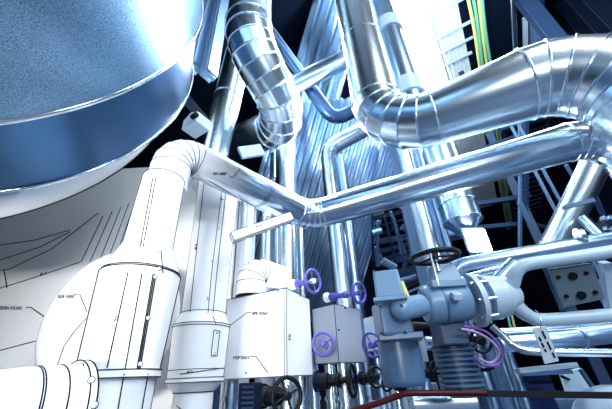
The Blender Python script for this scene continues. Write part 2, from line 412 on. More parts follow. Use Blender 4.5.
bv = surf(pp)
sides(t, b, a, r2, r1); sides(t, s1, b, r4, r3); sides(t, s2, s1, r5 + .002, r4 + .006); sides(t, fl_, s2, r6, r6)
drawn('seam_line', bv, [[(153, 177), (140, 247)], [(156, 177), (143, 247)], [(128, 272), (107, 368)], [(142, 273), (125, 369)], [(153, 274), (137, 369)], [(156, 275), (140, 369)], [(154.5, 274), (138.5, 369)],
                        [(161, 250), (163, 273)], [(124, 374), (118, 409)], [(148, 374), (142, 409)]], t, .003)
for px, py in [(158, 178), (151, 206), (144, 242), (157, 251), (159, 269), (155, 277), (148, 318), (140, 364)]:
    q = on(bv, px, py, .004); MB().ball(q, .011, 10, 6).build('rivet', WHITE2, t); MB().torus(q, (CAM - q).normalized(), .011, .0022, 14, 5).build('rivet_ring', INK, t)
lettering('46.8', bv, 115.5, 322, 2.6, t, -1.33)
# second riser behind it
a = P(219, 186, 3.5); b = vz(a, 314); c = vz(a, 326); d_ = vz(a, 378); e_ = vz(a, 392)
q1, q2, q3, q4 = rw(a, 40), rw(b, 44), rw(c, 57), rw(d_, 57)
t = thing('jacketed_riser', 'second white riser, with a label strip on its drum, beside the white valve box', 'pipe', e_ - Z * .15)
pp = [MB().tube([b, a], [q2, q1], 48).build('upper_pipe', WHITE, t), MB().tube([c, b], [q3, q2 + .004], 48).build('cone_shoulder', WHITE, t), MB().tube([d_, c], [q4, q3], 48).build('drum', WHITE, t),
      MB().tube([d_ - Z * .03, d_], [q4 + .006, q4 + .006], 48).build('drum_band', WHITE, t), MB().tube([e_, d_ - Z * .03], [q4 * .72, q4], 48).build('lower_cone', WHITE, t)]
el = [e_, e_ - Z * .12, e_ - Z * .22 - X * .05, e_ - Z * .29 - X * .16, e_ - Z * .31 - X * .3]
MB().tube(el, q4 * .7, 32, True, True).build('lower_elbow', WHITE, t)
rings(t, [(b, Z, q2 + .006), (c, Z, q3 + .002), (c - Z * .02, Z, q3 + .002), (d_ + Z * .06, Z, q4 + .002), (d_, Z, q4 + .008), (d_ - Z * .03, Z, q4 + .008), (e_, Z, q4 * .73)] + [(x, (y - x).normalized(), q4 * .71) for x, y in zip(el[1:], el[2:])])
sides(t, b, a, q2, q1); sides(t, c, b, q3, q2 + .004); sides(t, d_, c, q4, q3); sides(t, e_, d_, q4 * .72, q4)
bv = surf(pp)
drawn('seam_line', bv, [[(204, 182), (194, 274), (190, 312)], [(222, 190), (212, 270), (208, 313)], [(226, 192), (217, 272), (213, 313)], [(213, 316), (216, 324)],
                        [(214, 330), (220, 331), (217, 356), (211, 356), (214, 330)], [(180, 374), (223, 368)], [(178, 180), (190, 183), (204, 178), (214, 168)]], t, .003)
for px, py in [(222, 199), (218, 228), (213, 261), (208, 298), (217, 332), (214, 354)]:
    q = on(bv, px, py, .004)
    if q: MB().ball(q, .011, 10, 6).build('rivet', WHITE2, t); MB().torus(q, (CAM - q).normalized(), .011, .0022, 14, 5).build('rivet_ring', INK, t)
lettering('45.6', bv, 187, 373, 2.4, t, -.15); lettering('46.8', bv, 196.5, 250, 2.4, t, -1.4)
# short horizontal drum at the lower left corner
b = P(64, 412, 1.25); ax = V((.545, .839, 0)); a = b - ax * .17; r = .166
t = thing('horizontal_drum', 'short white horizontal drum with a bolted flange at the lower left corner', 'drum', (a + b) / 2 - Z * r)
pp = [MB().tube([a - ax * .02, b], [r, r * 1.06], 56).build('drum_shell', WHITE, t), MB().tube([b, b + ax * .03], [r * 1.15, r * 1.15], 56).build('bolted_flange', WHITE, t)]
MB().lathe(a, -ax, [(.02, r), (.10, r * .93), (.17, r * .7), (.21, r * .35), (.22, .01)], 48, False).build('dished_end', WHITE2, t)
L = (b - a).length; g_ = (a + b) / 2; MB().tube([down(g_, 0), g_ - Z * r * .9], .05, 20).build('support_leg', WHITE2, t)
rings(t, [(a + ax * L * .12, ax, r * 1.01), (a + ax * L * .17, ax, r * 1.015), (a + ax * L * .62, ax, r * 1.045), (b, ax, r * 1.16), (b + ax * .03, ax, r * 1.16)])
bv = surf(pp)
for px, py in [(80, 366), (91.5, 380), (94.5, 405)]:
    q = on(bv, px, py, .004)
    if q: MB().ball(q, .012, 10, 6).build('flange_bolt', WHITE2, t); MB().torus(q, (CAM - q).normalized(), .012, .0025, 14, 5).build('bolt_ring', INK, t)
# large white dished vessel behind
c = P(107, 320, 2.95); ax = V((.18, 1, 0)).normalized()
t = thing('dished_vessel', 'large white dished vessel end behind the jacketed riser at the left', 'vessel', c - Z * .72)
pp = [MB().lathe(c, -ax, [(-.12, .70), (.0, .70), (.09, .67), (.16, .57), (.20, .4), (.23, .22), (.24, .01)], 64, False).build('dished_head', WHITE2, t)]
rings(t, [(c, ax, .704)], .006); bv = surf(pp)
drawn('seam_line', bv, [[(86, 318), (74, 332), (64, 346), (57, 366)]], t, .004)
lettering('EDF 34087', bv, 58, 298, 3.3, t, 0, .8); drawn('leader_line', bv, [[(74, 294.6), (80, 294.6), (87, 312)]], t, .0035)
# ------------------------------------------------------------------ ducts and pipes behind
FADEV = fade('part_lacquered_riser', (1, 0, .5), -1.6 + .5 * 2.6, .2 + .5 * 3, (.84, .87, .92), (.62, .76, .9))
b = P(247, 44, 4.0)
pipe('insulated_duct', 'thick banded aluminium duct dropping from the roof and curling back above the white pipe', 'duct', [V((b.x, b.y, H - .05)), b, P(293, 122, 4.5), P(224, 148, 6.6)], .31, [.1, .7, .62, .1], CLAD, k=5, seg=48, bead=.014, band=2.2, bandw=.06)
pipe('clad_pipe', 'straight clad pipe leaning beside the tank, left of the banded duct', 'pipe', [P(247, 18, 5.75), P(228, 97, 5.05), P(206, 185, 4.4)], [.225, .22, .206], .1, CLAD, band=1.4, seg=40)
BLUESTP = paint('steel_blue_paint', (.36, .56, .82), .35)
for k, (px, w, lb) in enumerate([(203, 12, 'blue grey steel column against the tank side'), (217, 12, 'blue grey steel column beside the banded duct top')]):
    p = P(px, 30, 6.3); q = vz(p, 68 + k * 8); w = w * 6.3 / 300; u = V((p.x, p.y, H - .05))
    t = thing('steel_column', lb, 'column', q)
    MB().bar(q + D1 * .0, u, w * .35, w, D1).build('web', BLUESTP, t)
    MB().bar(q - D2 * w * .4, u - D2 * w * .4, w * .9, .03, D2).build('flange', BLUESTP, t); MB().bar(q + D2 * w * .4, u + D2 * w * .4, w * .9, .03, D2).build('flange', CLADB, t)
p = P(196, 124, 3.9)
t = thing('junction_box', 'small pale gabled box tucked above the white elbow', 'box', p - Z * .1)
mb = MB(); mb.prism([p + D2 * x + Z * z - D1 * .1 for x, z in ((-.14, -.1), (.14, -.1), (.14, .06), (0, .13), (-.14, .06))], D1 * .22); mb.build('housing', paint('pale_box', (.55, .68, .80), .4), t, bevel=.01)
MB().tube([p + D2 * .08 - D1 * .12 - Z * .03, p + D2 * .17 - D1 * .12 - Z * .03], .035, 12).build('cable_gland', NAVY, t)
p = P(252, 147, 4.6); tag(MB().bar(P(240, 153, 4.0), P(262, 150, 4.2), .05, .17, Z).build('duct_bracket', BLUESTP), 'flat blue grey bracket plate under the curl of the banded duct', 'bracket')

# corrugated cladding on the sloping casing
def corr(name, label, A, B, C_, pitch, depth, mat, thick):
    """sheet A-B across, A-C_ along its ribs"""
    t = thing(name, label, 'cladding', A); u = B - A; w = u.length; u = u.normalized(); v = C_ - A; nrm = u.cross(v).normalized()
    if nrm.dot(CAM - A) < 0: nrm = -nrm
    n = max(2, int(w / pitch)); prof = []
    for i in range(n):
        s0 = i * w / n; p_ = w / n; prof += [(s0, 0), (s0 + p_ * .45, 0), (s0 + p_ * .6, depth), (s0 + p_ * .85, depth)]
    prof.append((w, 0)); mb = MB()
    for (x0, h0), (x1, h1) in zip(prof, prof[1:]):
        mb.add([A + u * x0 + nrm * h0, A + u * x1 + nrm * h1, A + u * x1 + nrm * h1 + v, A + u * x0 + nrm * h0 + v], [(0, 1, 2, 3)])
    mb.build('corrugated_sheet', mat, t); cr_ = MB()
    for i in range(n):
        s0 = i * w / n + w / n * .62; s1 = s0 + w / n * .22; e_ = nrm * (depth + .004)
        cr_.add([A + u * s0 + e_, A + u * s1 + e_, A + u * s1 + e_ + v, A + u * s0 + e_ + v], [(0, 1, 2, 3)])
    cr_.build('crest_glint', BRIGHT, t, 'bright strips on the rib crests, painted highlights', kind='stuff')  # brighter metal laid on the crests paints in their glints
    b_ = MB(); b_.prism([A - nrm * .02, B - nrm * .02, B - nrm * .02 + v, A - nrm * .02 + v], -nrm * thick); b_.build('casing', NAVY2, t); return t
CORR = metal('corrugated_metal', (.40, .60, .82), .24, .0, 3)
A = P(292, 330, 6.6); B = P(353, 330, 6.4); v = P(420, 92, 7.5) - P(352, 322, 7.8)
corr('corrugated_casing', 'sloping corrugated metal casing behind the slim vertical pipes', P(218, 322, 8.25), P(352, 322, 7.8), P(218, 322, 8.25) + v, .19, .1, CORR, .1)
v2 = P(325, -40, 9.6) - P(267, 160, 9.4)
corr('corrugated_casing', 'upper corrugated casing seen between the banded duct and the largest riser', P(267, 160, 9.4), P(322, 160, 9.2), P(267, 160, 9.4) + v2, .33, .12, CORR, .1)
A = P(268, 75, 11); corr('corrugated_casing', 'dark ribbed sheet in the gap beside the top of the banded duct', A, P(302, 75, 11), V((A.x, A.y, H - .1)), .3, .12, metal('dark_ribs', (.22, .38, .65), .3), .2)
# diagonal pipes crossing in front of the corrugated sheets
pipe('clad_pipe', 'slim dark pipe slanting down beside the banded duct, then turning up right', 'pipe', [P(266, 28, 5.6), P(334, 121, 5.6), P(374, 101, 5.4)], .125, [.1, .28, .1], DKMET, k=6, bead=.006)
t, _ = pipe('clad_pipe', 'bright pipe slanting up from the duct elbow to behind the largest riser', 'pipe', [P(290, 87, 5.25), P(366, 49, 5.2)], .158, .1, CLADB)
a = P(290, 87, 5.25); ax = (P(366, 49, 5.2) - a).normalized(); MB().tube([a - ax * .05, a], .19, 32).build('end_flange', CLADB, t)
q = P(397, 55, 4.3)
t, _ = pipe('clad_pipe', 'blue grey riser with pale collars right behind the largest riser', 'pipe', [V((q.x, q.y, H - .05)), V((q.x, q.y, 4.32))], .17, .1, CLADB)
for row in (30, 92):
    p = vz(q, row); MB().tube([p - Z * .13, p + Z * .13], .195, 32).build('collar', CAST, t)
p = P(328, 149, 6.2)
pipe('clad_pipe', 'slim bright vertical pipe whose elbow turns right under the slanting dark pipe', 'pipe', [P(379, 121, 5.8), p, down(p, 0)], .165, [.1, .27, .1], CLAD, k=4, bead=.006)
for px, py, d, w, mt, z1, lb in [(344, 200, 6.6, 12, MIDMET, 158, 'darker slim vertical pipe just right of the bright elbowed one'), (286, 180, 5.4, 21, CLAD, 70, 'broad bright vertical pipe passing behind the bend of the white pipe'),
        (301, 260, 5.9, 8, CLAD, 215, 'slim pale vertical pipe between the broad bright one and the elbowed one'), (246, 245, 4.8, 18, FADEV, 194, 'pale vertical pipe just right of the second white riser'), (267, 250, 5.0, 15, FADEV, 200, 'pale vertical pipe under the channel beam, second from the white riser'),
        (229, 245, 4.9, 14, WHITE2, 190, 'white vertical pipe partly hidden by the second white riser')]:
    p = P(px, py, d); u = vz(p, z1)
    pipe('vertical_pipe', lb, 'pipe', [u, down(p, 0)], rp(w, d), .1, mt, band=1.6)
p = P(273, 162, 5.3); tag(MB().bar(vz(p, 153), vz(p, 178), .09, .05, D1).build('flat_hanger', CLADB), 'flat steel hanger strip beside the broad bright vertical pipe', 'hanger')

# channel beam clamped under the white pipe
a = P(232, 238, 2.78); b = P(291, 217, 3.12)
t = thing('channel_beam', 'pale steel channel beam slung under the white pipe', 'beam', a - Z * .05)
m1 = MB().bar(a, b, .085, .085); bm = m1.build('channel', WHITE2, t, bevel=.004)
d = (b - a).normalized(); s = d.cross(Z).normalized(); mb = MB()
for i in (-1, 1):
    for j in (-1, 1): mb.tube([a + s * i * .043 + s.cross(d) * j * .043, b + s * i * .043 + s.cross(d) * j * .043], .0032, 6)
for e_ in (a, b):
    cs = [e_ + s * i * .043 + s.cross(d) * j * .043 for i, j in ((-1, -1), (1, -1), (1, 1), (-1, 1))]
    for x, y in zip(cs, cs[1:] + cs[:1]): mb.tube([x, y], .0032, 6)
mb.build('edge_line', INK, t); bv = surf([bm]); lettering('45.6', bv, 256, 228, 2.6, t, -.33)
p = P(268, 217, 3.0); MB().lathe(p, Z, [(0, .03), (.05, .03), (.06, .015), (.1, .015)], 16).build('clamp_bolt', WHITE2, t)

# ------------------------------------------------------------------ valve boxes
def vbox3(name, label, B, L, R, ztop, mat, cat='box', bevel=.006):
    t = thing(name, label, cat, down(B, min(B.z, L.z, R.z))); z0 = min(B.z, L.z, R.z)
    pts = [down(L, z0), down(B, z0), down(R, z0), down(L + R - B, z0)]
    mb = MB().prism(pts, Z * (ztop - z0)); o = mb.build('casing', mat, t, bevel=bevel); return t, o, pts
BOXM = fade('valve_box_sheet', (1, 0, -.35), -.02 - .35 * 1.7, -1.5 - .35 * 1.7, (.78, .82, .88), (.7, .8, .9), .3)
BOXM = paint('valve_box_white', (.88, .90, .93), .42, .1, 60); BOXG = paint('valve_box_grey', (.30, .34, .42), .4)
B = P(287, 376, 2.65); L = P(221, 375, 2.98); R = P(313, 373, 3.15); zt = vz(B, 288).z
t, o, pts = vbox3('valve_box', 'large white sheet metal valve box in front of the pale pipes', B, L, R, zt, BOXM)
ht = zt - pts[0].z; mb = MB()
for p in pts[:3]: mb.tube([p, p + Z * ht], .0035, 6)
mb.tube([pts[1] + (pts[0] - pts[1]).normalized() * .025 + (CAM - pts[1]).normalized() * .004, pts[1] + (pts[0] - pts[1]).normalized() * .025 + (CAM - pts[1]).normalized() * .004 + Z * ht], .003, 6)
for x, y in ((pts[0], pts[1]), (pts[1], pts[2])): mb.tube([x + Z * ht, y + Z * ht], .004, 6); mb.tube([x, y], .003, 6)
mb.build('edge_line', INK, t); bv = surf([o])
lettering('EPR 43567', bv, 252, 315, 3.2, t, 0, .8); lettering('HGP 02615', bv, 233, 359, 3, t, 0, .8); lettering('46.8', bv, 288.6, 334, 2.6, t, 1.57)
drawn('leader_line', bv, [[(228, 327), (247, 312.5), (251, 312.5)], [(250, 356.5), (256, 356.5), (268, 373)]], t, .0035)
for px, py in ((242, 295), (278, 291), (300, 296), (311, 300), (246, 373)):
    q = on(bv, px, py, .003)
    if q: MB().ball(q, .008, 8, 6).build('screw', NAVY, t)
B2 = P(339, 362, 3.2); L2 = P(314.5, 362, 3.42); R2 = P(366, 361, 3.55); z2 = vz(B2, 304).z
t, o, p2 = vbox3('valve_box', 'smaller grey valve box right of the large white one', B2, L2, R2, z2, BOXG)
mb = MB(); h2 = z2 - p2[0].z
for p in p2[:3]: mb.tube([p, p + Z * h2], .004, 6)
for x, y in ((p2[0], p2[1]), (p2[1], p2[2])): mb.tube([x + Z * h2, y + Z * h2], .004, 6)
mb.build('edge_line', INK, t)
bv2 = surf([o])
for px, py in ((338.8, 330), (345, 308), (360, 308)):
    q = on(bv2, px, py, .002)
    if q: MB().ball(q, .012, 8, 6).build('latch', NAVY, t)
B3 = P(378, 350, 3.4); t, o, p3 = vbox3('valve_box', 'small pale crate between the grey valve box and the grey actuator', B3, P(367, 350, 3.55), P(392, 350, 3.6), vz(B3, 316).z, CAST)
# little elbow and fitting standing on the white box
pB = pts[0] * .55 + (pts[0] + pts[2] - pts[1]) * .2 + pts[1] * .25
e0 = V((P(251, 290, 3.32).x, P(251, 290, 3.32).y, pts[0].z + ht + .004)); e1 = vz(e0, 271); e2 = P(284, 278, 3.68)
t, pr = pipe('short_elbow', 'short white pipe elbow rising from the top of the white valve box', 'pipe elbow', [e0, e1, e2], [.16, .16, .13], [.1, .28, .1], WHITE, k=4, bead=.004, beadmat=INK)
MB().tube([e0, e0 + Z * .03], .18, 32).build('base_flange', WHITE, t)

# ------------------------------------------------------------------ handwheel valves
def wheel(parent, c, ax, R, r, mat, hubmat=None, spokes=4, name='handwheel'):
    ax = ax.normalized(); e1, e2, _ = frame(ax)
    rim = MB().torus(c, ax, R, r, 40, 10).build(name, mat, parent)
    for i in range(spokes):
        a = 2 * PI * i / spokes + .4; d = e1 * math.cos(a) + e2 * math.sin(a)
        MB().tube([c + d * .02, c + d * R], r * .5, 8).build('spoke', mat, rim)
    MB().lathe(c - ax * .025, ax, [(0, .03), (.05, .03), (.055, .02)], 16).build('hub', hubmat or mat, rim); return rim
def valve(label, A, B, R, mat, bodymat, r=.012, body=.05, hubmat=None):
    t = thing('handwheel_valve', label, 'valve', A - Z * body); d = (B - A).normalized(); L = (B - A).length
    wheel(t, B, B - A, R, r, mat, hubmat)
    MB().tube([A + d * L * .3, B], .016, 12).build('stem', mat, t)
    MB().lathe(A, d, [(0, body), (L * .18, body), (L * .2, body * .7), (L * .45, body * .6), (L * .5, body * .9), (L * .58, body * .9), (L * .62, body * .4), (L * .8, body * .35)], 20).build('bonnet', mat, t)
    MB().lathe(A - d * .09, d, [(0, body * 1.3), (.03, body * 1.3), (.03, body), (.09, body)], 20).build('body', bodymat, t); return t
valve('violet handwheel valve standing upright over the white valve box', P(297, 284, 3.6), P(313, 281, 3.45), .13, VIOLETP, WHITE2, .016, .05, WHITE2)
valve('violet handwheel valve above the smaller grey box', P(331, 297, 3.95), P(359, 293, 3.62), .118, VIOLET, WHITE2, .018, .05)
B_ = P(322, 345, 3.12); bvq = on(bv2, 325, 345, .1)
bvq = bvq + V((.0, -.07, 0))
valve('pale violet handwheel on the left face of the grey box', bvq, bvq + V((-.25, -.97, 0)) * .1, .11, VIOLETP, BOXG, .017, .04)
valve('dark handwheel valve on bracket below the smaller grey box', P(324, 381, 3.08), P(352, 380, 2.98), .14, BLACK, NAVY, .018, .075)
valve('black handwheel valve below the large white valve box, lowest in view', P(266, 396, 2.62), P(287, 396, 2.35), .125, BLACK, NAVY, .018, .075)
valve('dark violet handwheel beside the grey actuator', P(385, 342, 3.0), P(372, 345, 2.85), .105, VIOLET, NAVY, .013, .04)
valve('small black handwheel between the grey actuator and the ribbed motor', P(425, 374, 2.6), P(438, 371, 2.47), .072, BLACK, BLACK, .011, .035)
valve('small black handwheel beside the purple cables', P(470, 338, 2.5), P(481, 341, 2.35), .082, BLACK, BLACK, .011, .03)
valve('small black handwheel low behind the grey actuator on its left side', P(366, 378, 3.0), P(376, 377, 2.85), .085, BLACK, NAVY, .012, .045)
valve('tiny black valve wheel under the dark violet handwheel', P(397, 387, 2.62), P(387, 384, 2.55), .05, BLACK, BLACK, .01, .03)
# finned gearbox in front of the lowest wheel
p = P(250, 397, 2.42); t = thing('finned_gearbox', 'dark finned gearbox under the large white valve box', 'gearbox', p - Z * .1)
MB().box(p, D2 * .085, D1 * .05, Z * .1).build('housing', NAVY, t, bevel=.008)
for i in range(5): MB().box(p - Z * .07 + Z * .035 * i - D1 * .06 + D2 * .03, D2 * .05, D1 * .015, Z * .007).build('fin', NAVY2, t)
# pipe stubs running down from the boxes
for px, d, w, mt, lb in [(232, 3.05, 13, CLADB, 'clad pipe stub under the white valve box, nearest the second riser'), (301, 3.1, 11, CLAD, 'clad pipe stub under the right corner of the white valve box'), (314, 3.45, 10, CLADB, 'clad pipe stub in the gap between the two valve boxes'), (331, 3.62, 12, BRIGHT, 'bright pipe stub under the grey box, left one'), (345, 3.5, 13, CLAD, 'bright pipe stub under the grey box, middle one'), (360, 3.7, 12, CLADB, 'pipe stub under the grey box, right one'), (381, 3.5, 8, MIDMET, 'slim pipe under the small pale crate')]:
    p = P(px, 385, d); top_ = (pts[0].z - .004) if px < 305 else (p2[0].z - .004 if 320 < px < 365 else vz(p, 352).z)
    q = V((p.x, p.y, top_)); t, _ = pipe('pipe_stub', lb, 'pipe', [q, down(p, 0)], rp(w, d), .1, mt, group=None, seg=24)
    z = vz(p, 398).z; MB().tube([V((p.x, p.y, z - .02)), V((p.x, p.y, z + .02))], rp(w, d) * 1.25, 24).build('joint_ring', mt, t)
# ------------------------------------------------------------------ electric actuators
def hf(yaw): c, s = math.cos(yaw), math.sin(yaw); return V((c, s, 0)), V((-s, c, 0))
def vbox(px0, px1, row0, row1, d, dep, yaw=0, taper=1.0):
    u, v = hf(yaw); b = P((px0 + px1) / 2, row1, d); tz = vz(b, row0).z; w = (px1 - px0) * d / 300 / 2
    mb = MB(); q = [(-1, -1), (1, -1), (1, 1), (-1, 1)]
    vs = [b + u * w * i + v * dep / 2 * j for i, j in q] + [V((b.x, b.y, tz)) + u * w * taper * i + v * dep / 2 * taper * j for i, j in q]
    mb.add(vs, [(3, 2, 1, 0), (4, 5, 6, 7), (0, 1, 5, 4), (1, 2, 6, 5), (2, 3, 7, 6), (3, 0, 4, 7)]); return mb
p = P(405, 384, 2.0)
t = thing('valve_actuator', 'blue grey electric actuator with a round motor can, left of the ribbed one', 'actuator', p)
vbox(377, 404, 273, 300, 1.98, .17, -.25, .92).build('upper_housing', ACTP, t, bevel=.015)
vbox(375, 407, 299, 303, 1.97, .2, -.25).build('housing_lid', ACTP, t, bevel=.006)
vbox(379, 410, 303, 337, 1.97, .19, .12).build('main_housing', ACT, t, bevel=.02)
vbox(381, 422, 335, 341, 1.98, .25, -.25).build('flange', ACT, t, bevel=.006)
mb = MB(); c = P(405, 384, 2.02); tz = vz(c, 341); rr = .143
mb.lathe(c, Z, [(-.015, rr * .82), (.0, rr * .97), (.02, rr), ((tz - c).z, rr)], 40, False); mb.build('motor_can', ACT, t)
a = P(402, 309, 1.93); b = P(421, 305, 2.02); MB().tube([a, b], .07, 28).build('side_arm', ACTP, t)
MB().ball(a, .072, 20, 12).build('arm_cap', ACTP, t)
for px, py in ((380, 306), (402, 306), (381, 333), (406, 333)):
    q = P(px, py, 1.86); MB().tube([q, q + FW * .02], .008, 8).build('screw', ACTD, t)

# ribbed actuator with the black handwheel on top
p = P(462, 388, 2.12)
t = thing('valve_actuator', 'blue grey actuator with a ribbed motor below and a black handwheel on top', 'actuator', p)
a = P(425, 305, 2.14); b = P(466, 300, 2.14); ax = (b - a).normalized()
MB().lathe(a, ax, [(-.012, .11), (0, .128), (.02, .135), (.27, .135), (.29, .128)], 40, False).build('gear_housing', ACTP, t)
MB().lathe(a, ax, [(.10, .1365), (.105, .139), (.115, .139), (.12, .1365)], 40).build('housing_seam', ACT, t)
q = P(456, 296, 2.0); MB().box(q, RT * .03, FW * .03, UP * .022).build('inspection_boss', CAST, t, bevel=.006)
vbox(428, 462, 283, 290, 2.14, .2, 0).build('top_cover', ACTP, t, bevel=.006)
vbox(432, 460, 266, 284, 2.2, .14, 0, .8).build('yoke_base', ACTP, t, bevel=.01)
vbox(439, 464, 322, 346, 2.12, .22, 0).build('motor_neck', ACTD, t, bevel=.01)
c = P(463, 389, 2.1); tz = vz(c, 344).z; n = 9; hh = (tz - c.z)
MB().tube([c, V((c.x, c.y, tz))], .122, 40).build('motor_core', ACTD, t)
for i in range(n):
    z = c.z + hh * (i + .35) / n; MB().lathe(V((c.x, c.y, z)), Z, [(0, .142), (.004, .147), (.014, .147), (.018, .142)], 40).build('cooling_fin', ACT, t)
MB().lathe(c - Z * .05, Z, [(0, .09), (.01, .1), (.05, .1)], 32).build('end_bell', ACT, t)
w = P(434.5, 257, 2.24); rim = wheel(t, w, V((.0, -.03, 1)), .165, .02, BLACK, None, 3)
MB().tube([down(w, P(444, 272, 2.2).z), w + Z * .03], .022, 12).build('wheel_stem', BRIGHT, t)
# spindle rod standing in front
a = P(439, 286, 1.99); t2 = MB().tube([a, vz(a, 249)], .006, 8).build('spindle_rod', BRIGHT); tag(t2, 'thin bright rod standing upright in front of the black handwheel', 'rod')

# flanged yoke frame to the right
a = P(470.5, 300, 2.14); b = P(500, 296, 2.14); ax = (b - a).normalized()
t = thing('valve_yoke', 'pale cast yoke frame with two arms and flanges, right of the ribbed actuator', 'yoke', P(500, 318, 2.14))
MB().lathe(a, ax, [(0, .185), (.035, .185)], 48).build('flange', CAST, t)
MB().lathe(a, ax, [(.035, .11), (.10, .11)], 40).build('neck', ACTP, t)
MB().lathe(a, ax, [(.10, .15), (.17, .15), (.172, .14), (.22, .14)], 48).build('flange', CAST, t)
for i in range(8):
    e1, e2, _ = frame(ax); an = 2 * PI * i / 8 + .2; q = a + (e1 * math.cos(an) + e2 * math.sin(an)) * .155
    MB().tube([q - ax * .02, q + ax * .1], .013, 8).build('flange_bolt', BRIGHT, t)
MB().lathe(a, ax, [(.22, .13), (.27, .10), (.33, .075), (.36, .03)], 36, False).build('yoke_hub', CAST, t)
def smooth(pts, n=6):
    out = []
    for i in range(len(pts) - 1):
        p0 = pts[max(i - 1, 0)]; p1 = pts[i]; p2 = pts[i + 1]; p3 = pts[min(i + 2, len(pts) - 1)]
        for j in range(n):
            s = j / n; out.append(.5 * ((2 * p1) + (p2 - p0) * s + (2 * p0 - 5 * p1 + 4 * p2 - p3) * s * s + (3 * p1 - p0 - 3 * p2 + p3) * s ** 3))
    return out + [pts[-1]]
u_ = smooth([P(503, 296, 2.14), P(511, 284, 2.12), P(517, 271, 2.1), P(530, 264, 2.08), P(570, 258, 2.03), P(640, 247, 1.95)])
l_ = smooth([P(503, 299, 2.14), P(515, 306, 2.12), P(527, 315, 2.1), P(541, 320, 2.08), P(575, 318, 2.05), P(640, 313, 1.98)])
MB().tube(u_, [.06 - .018 * min(1, i / 14) for i in range(len(u_))], 20).build('upper_arm', CAST, t)
MB().tube(l_, [.06 - .016 * min(1, i / 14) for i in range(len(l_))], 20).build('lower_arm', CAST, t)
MB().prism([P(x, y, 2.1) for x, y in ((501, 284), (514, 272), (517, 284), (528, 311), (518, 310), (501, 306))], FW * .05).build('web', CAST, t, bevel=.008)
MB().bar(P(604, 262, 2.12), P(612, 314, 2.14), .05, .06).build('cross_web', CAST, t)
pl = thing('drilled_plate', 'grey steel plate with six dark holes held between the yoke arms', 'plate', P(565, 306, 2.02))
cs = [P(549, 269, 2.08), P(592, 263, 2.02), P(606, 299, 1.98), P(563, 308, 2.04)]; nrm = (cs[1] - cs[0]).cross(cs[3] - cs[0]).normalized()
if nrm.dot(CAM - cs[0]) < 0: nrm = -nrm
po = MB().prism(cs, -nrm * .03).build('plate', paint('worn_plate', (.10, .15, .19), .5, .5, 14), pl, bevel=.005)
bvp = surf([po])
for px, py, r in ((558, 277, .012), (572.5, 276, .026), (586, 273, .012), (566, 296, .012), (581, 295, .026), (595, 292, .013)):
    q = on(bvp, px, py, .0)
    MB().tube([q, q + nrm * .012], r, 18).build('bolt' if r > .02 else 'hole_plug', BLACK, pl)
tag(MB().bar(P(546, 266, 2.17), P(564, 309, 2.16), .05, .05).build('slide_bar', ACT), 'grey slide bar along the left edge of the drilled plate', 'bar')
tag(MB().bar(P(600, 283, 2.2), P(625, 279, 2.2), .02, .05).build('slide_rod', BRIGHT), 'bright rod to the right of the drilled plate', 'rod')
# hanging tag
tg = thing('equipment_tag', 'pale tag with two dark lines hanging from the yoke on a wire', 'tag', P(551, 362, 1.93))
cs = [P(533, 328.5, 1.95), P(546, 326, 1.95), P(559, 361, 1.93), P(545, 364, 1.93)]; nr = (cs[1] - cs[0]).cross(cs[3] - cs[0]).normalized()
if nr.dot(CAM - cs[0]) < 0: nr = -nr
po = MB().prism(cs, -nr * .006).build('tag_plate', CREAM, tg); bvt = surf([po])
mb = MB()
for a_, b_ in (((542, 331), (555, 358)), ((539, 337), (546, 352))):
    n = 10
    for i in range(n):
        if i % 4 == 3: continue
        x0 = a_[0] + (b_[0] - a_[0]) * i / n; y0 = a_[1] + (b_[1] - a_[1]) * i / n; x1 = a_[0] + (b_[0] - a_[0]) * (i + .8) / n; y1 = a_[1] + (b_[1] - a_[1]) * (i + .8) / n
        mb.tube([on(bvt, x0, y0, .001), on(bvt, x1, y1, .001)], .006, 6)
mb.build('lettering', INK, tg)
MB().tube(smooth([P(535, 310, 2.0), P(540, 315, 1.98), P(541, 322, 1.96), P(540, 330, 1.945)]), .003, 6).build('wire', BRIGHT, tg)

# ------------------------------------------------------------------ lower right pipework
t, _ = pipe('elbowed_pipe', 'polished pipe with a tight elbow running right above the yoke', 'pipe', [P(450, 330, 2.62), P(454, 266, 2.72), P(630, 236, 2.35)], rp(14, 2.7), [.1, .16, .1], CLADB, k=8, bead=0)
MB().tube([P(578, 237, 2.44), P(583, 236, 2.43)], rp(17, 2.4), 28).build('joint_ring', BRIGHT, t)
tag(MB().tube([P(462, 278, 2.78), P(545, 258, 2.65), P(640, 249, 2.5)], .028, 18).build('slim_pipe', BRIGHT), 'slim bright pipe running just under the polished elbowed pipe', 'pipe')
tag(MB().tube([P(496, 282, 2.36), P(515, 263, 2.36)], .06, 24).build('branch_pipe', CLAD), 'short slanting branch pipe behind the upper yoke arm', 'pipe')
t, _ = pipe('clad_pipe', 'horizontal clad pipe behind the hanging tag', 'pipe', [P(500, 345, 2.4), P(582, 338, 2.35), P(640, 330, 2.3)], [.058, .062, .07], .1, CLADB, band=.5)
tag(MB().tube([P(500, 332, 2.55), P(575, 328, 2.5), P(640, 321, 2.4)], .03, 18).build('slim_pipe', BRIGHT), 'slim bright pipe between the yoke and the horizontal clad pipe', 'pipe')
tag(MB().tube(smooth([P(492, 326, 2.25), P(504, 337, 2.2), P(516, 347, 2.15), P(540, 352, 2.1), P(640, 353, 2.0)]), .026, 16).build('curved_conduit', BRIGHT), 'curved bright conduit sweeping right under the clad pipe', 'conduit')
t = thing('strut_channel', 'flat steel strut channel below the hanging tag', 'channel', P(545, 372, 2.3)); MB().bar(P(517, 371, 2.3), P(575, 365, 2.3), .07, .035).build('channel', CAST, t, bevel=.003)
t = thing('blue_cabinet', 'dark blue cabinet low behind the strut channel', 'cabinet', P(535, 420, 2.7))
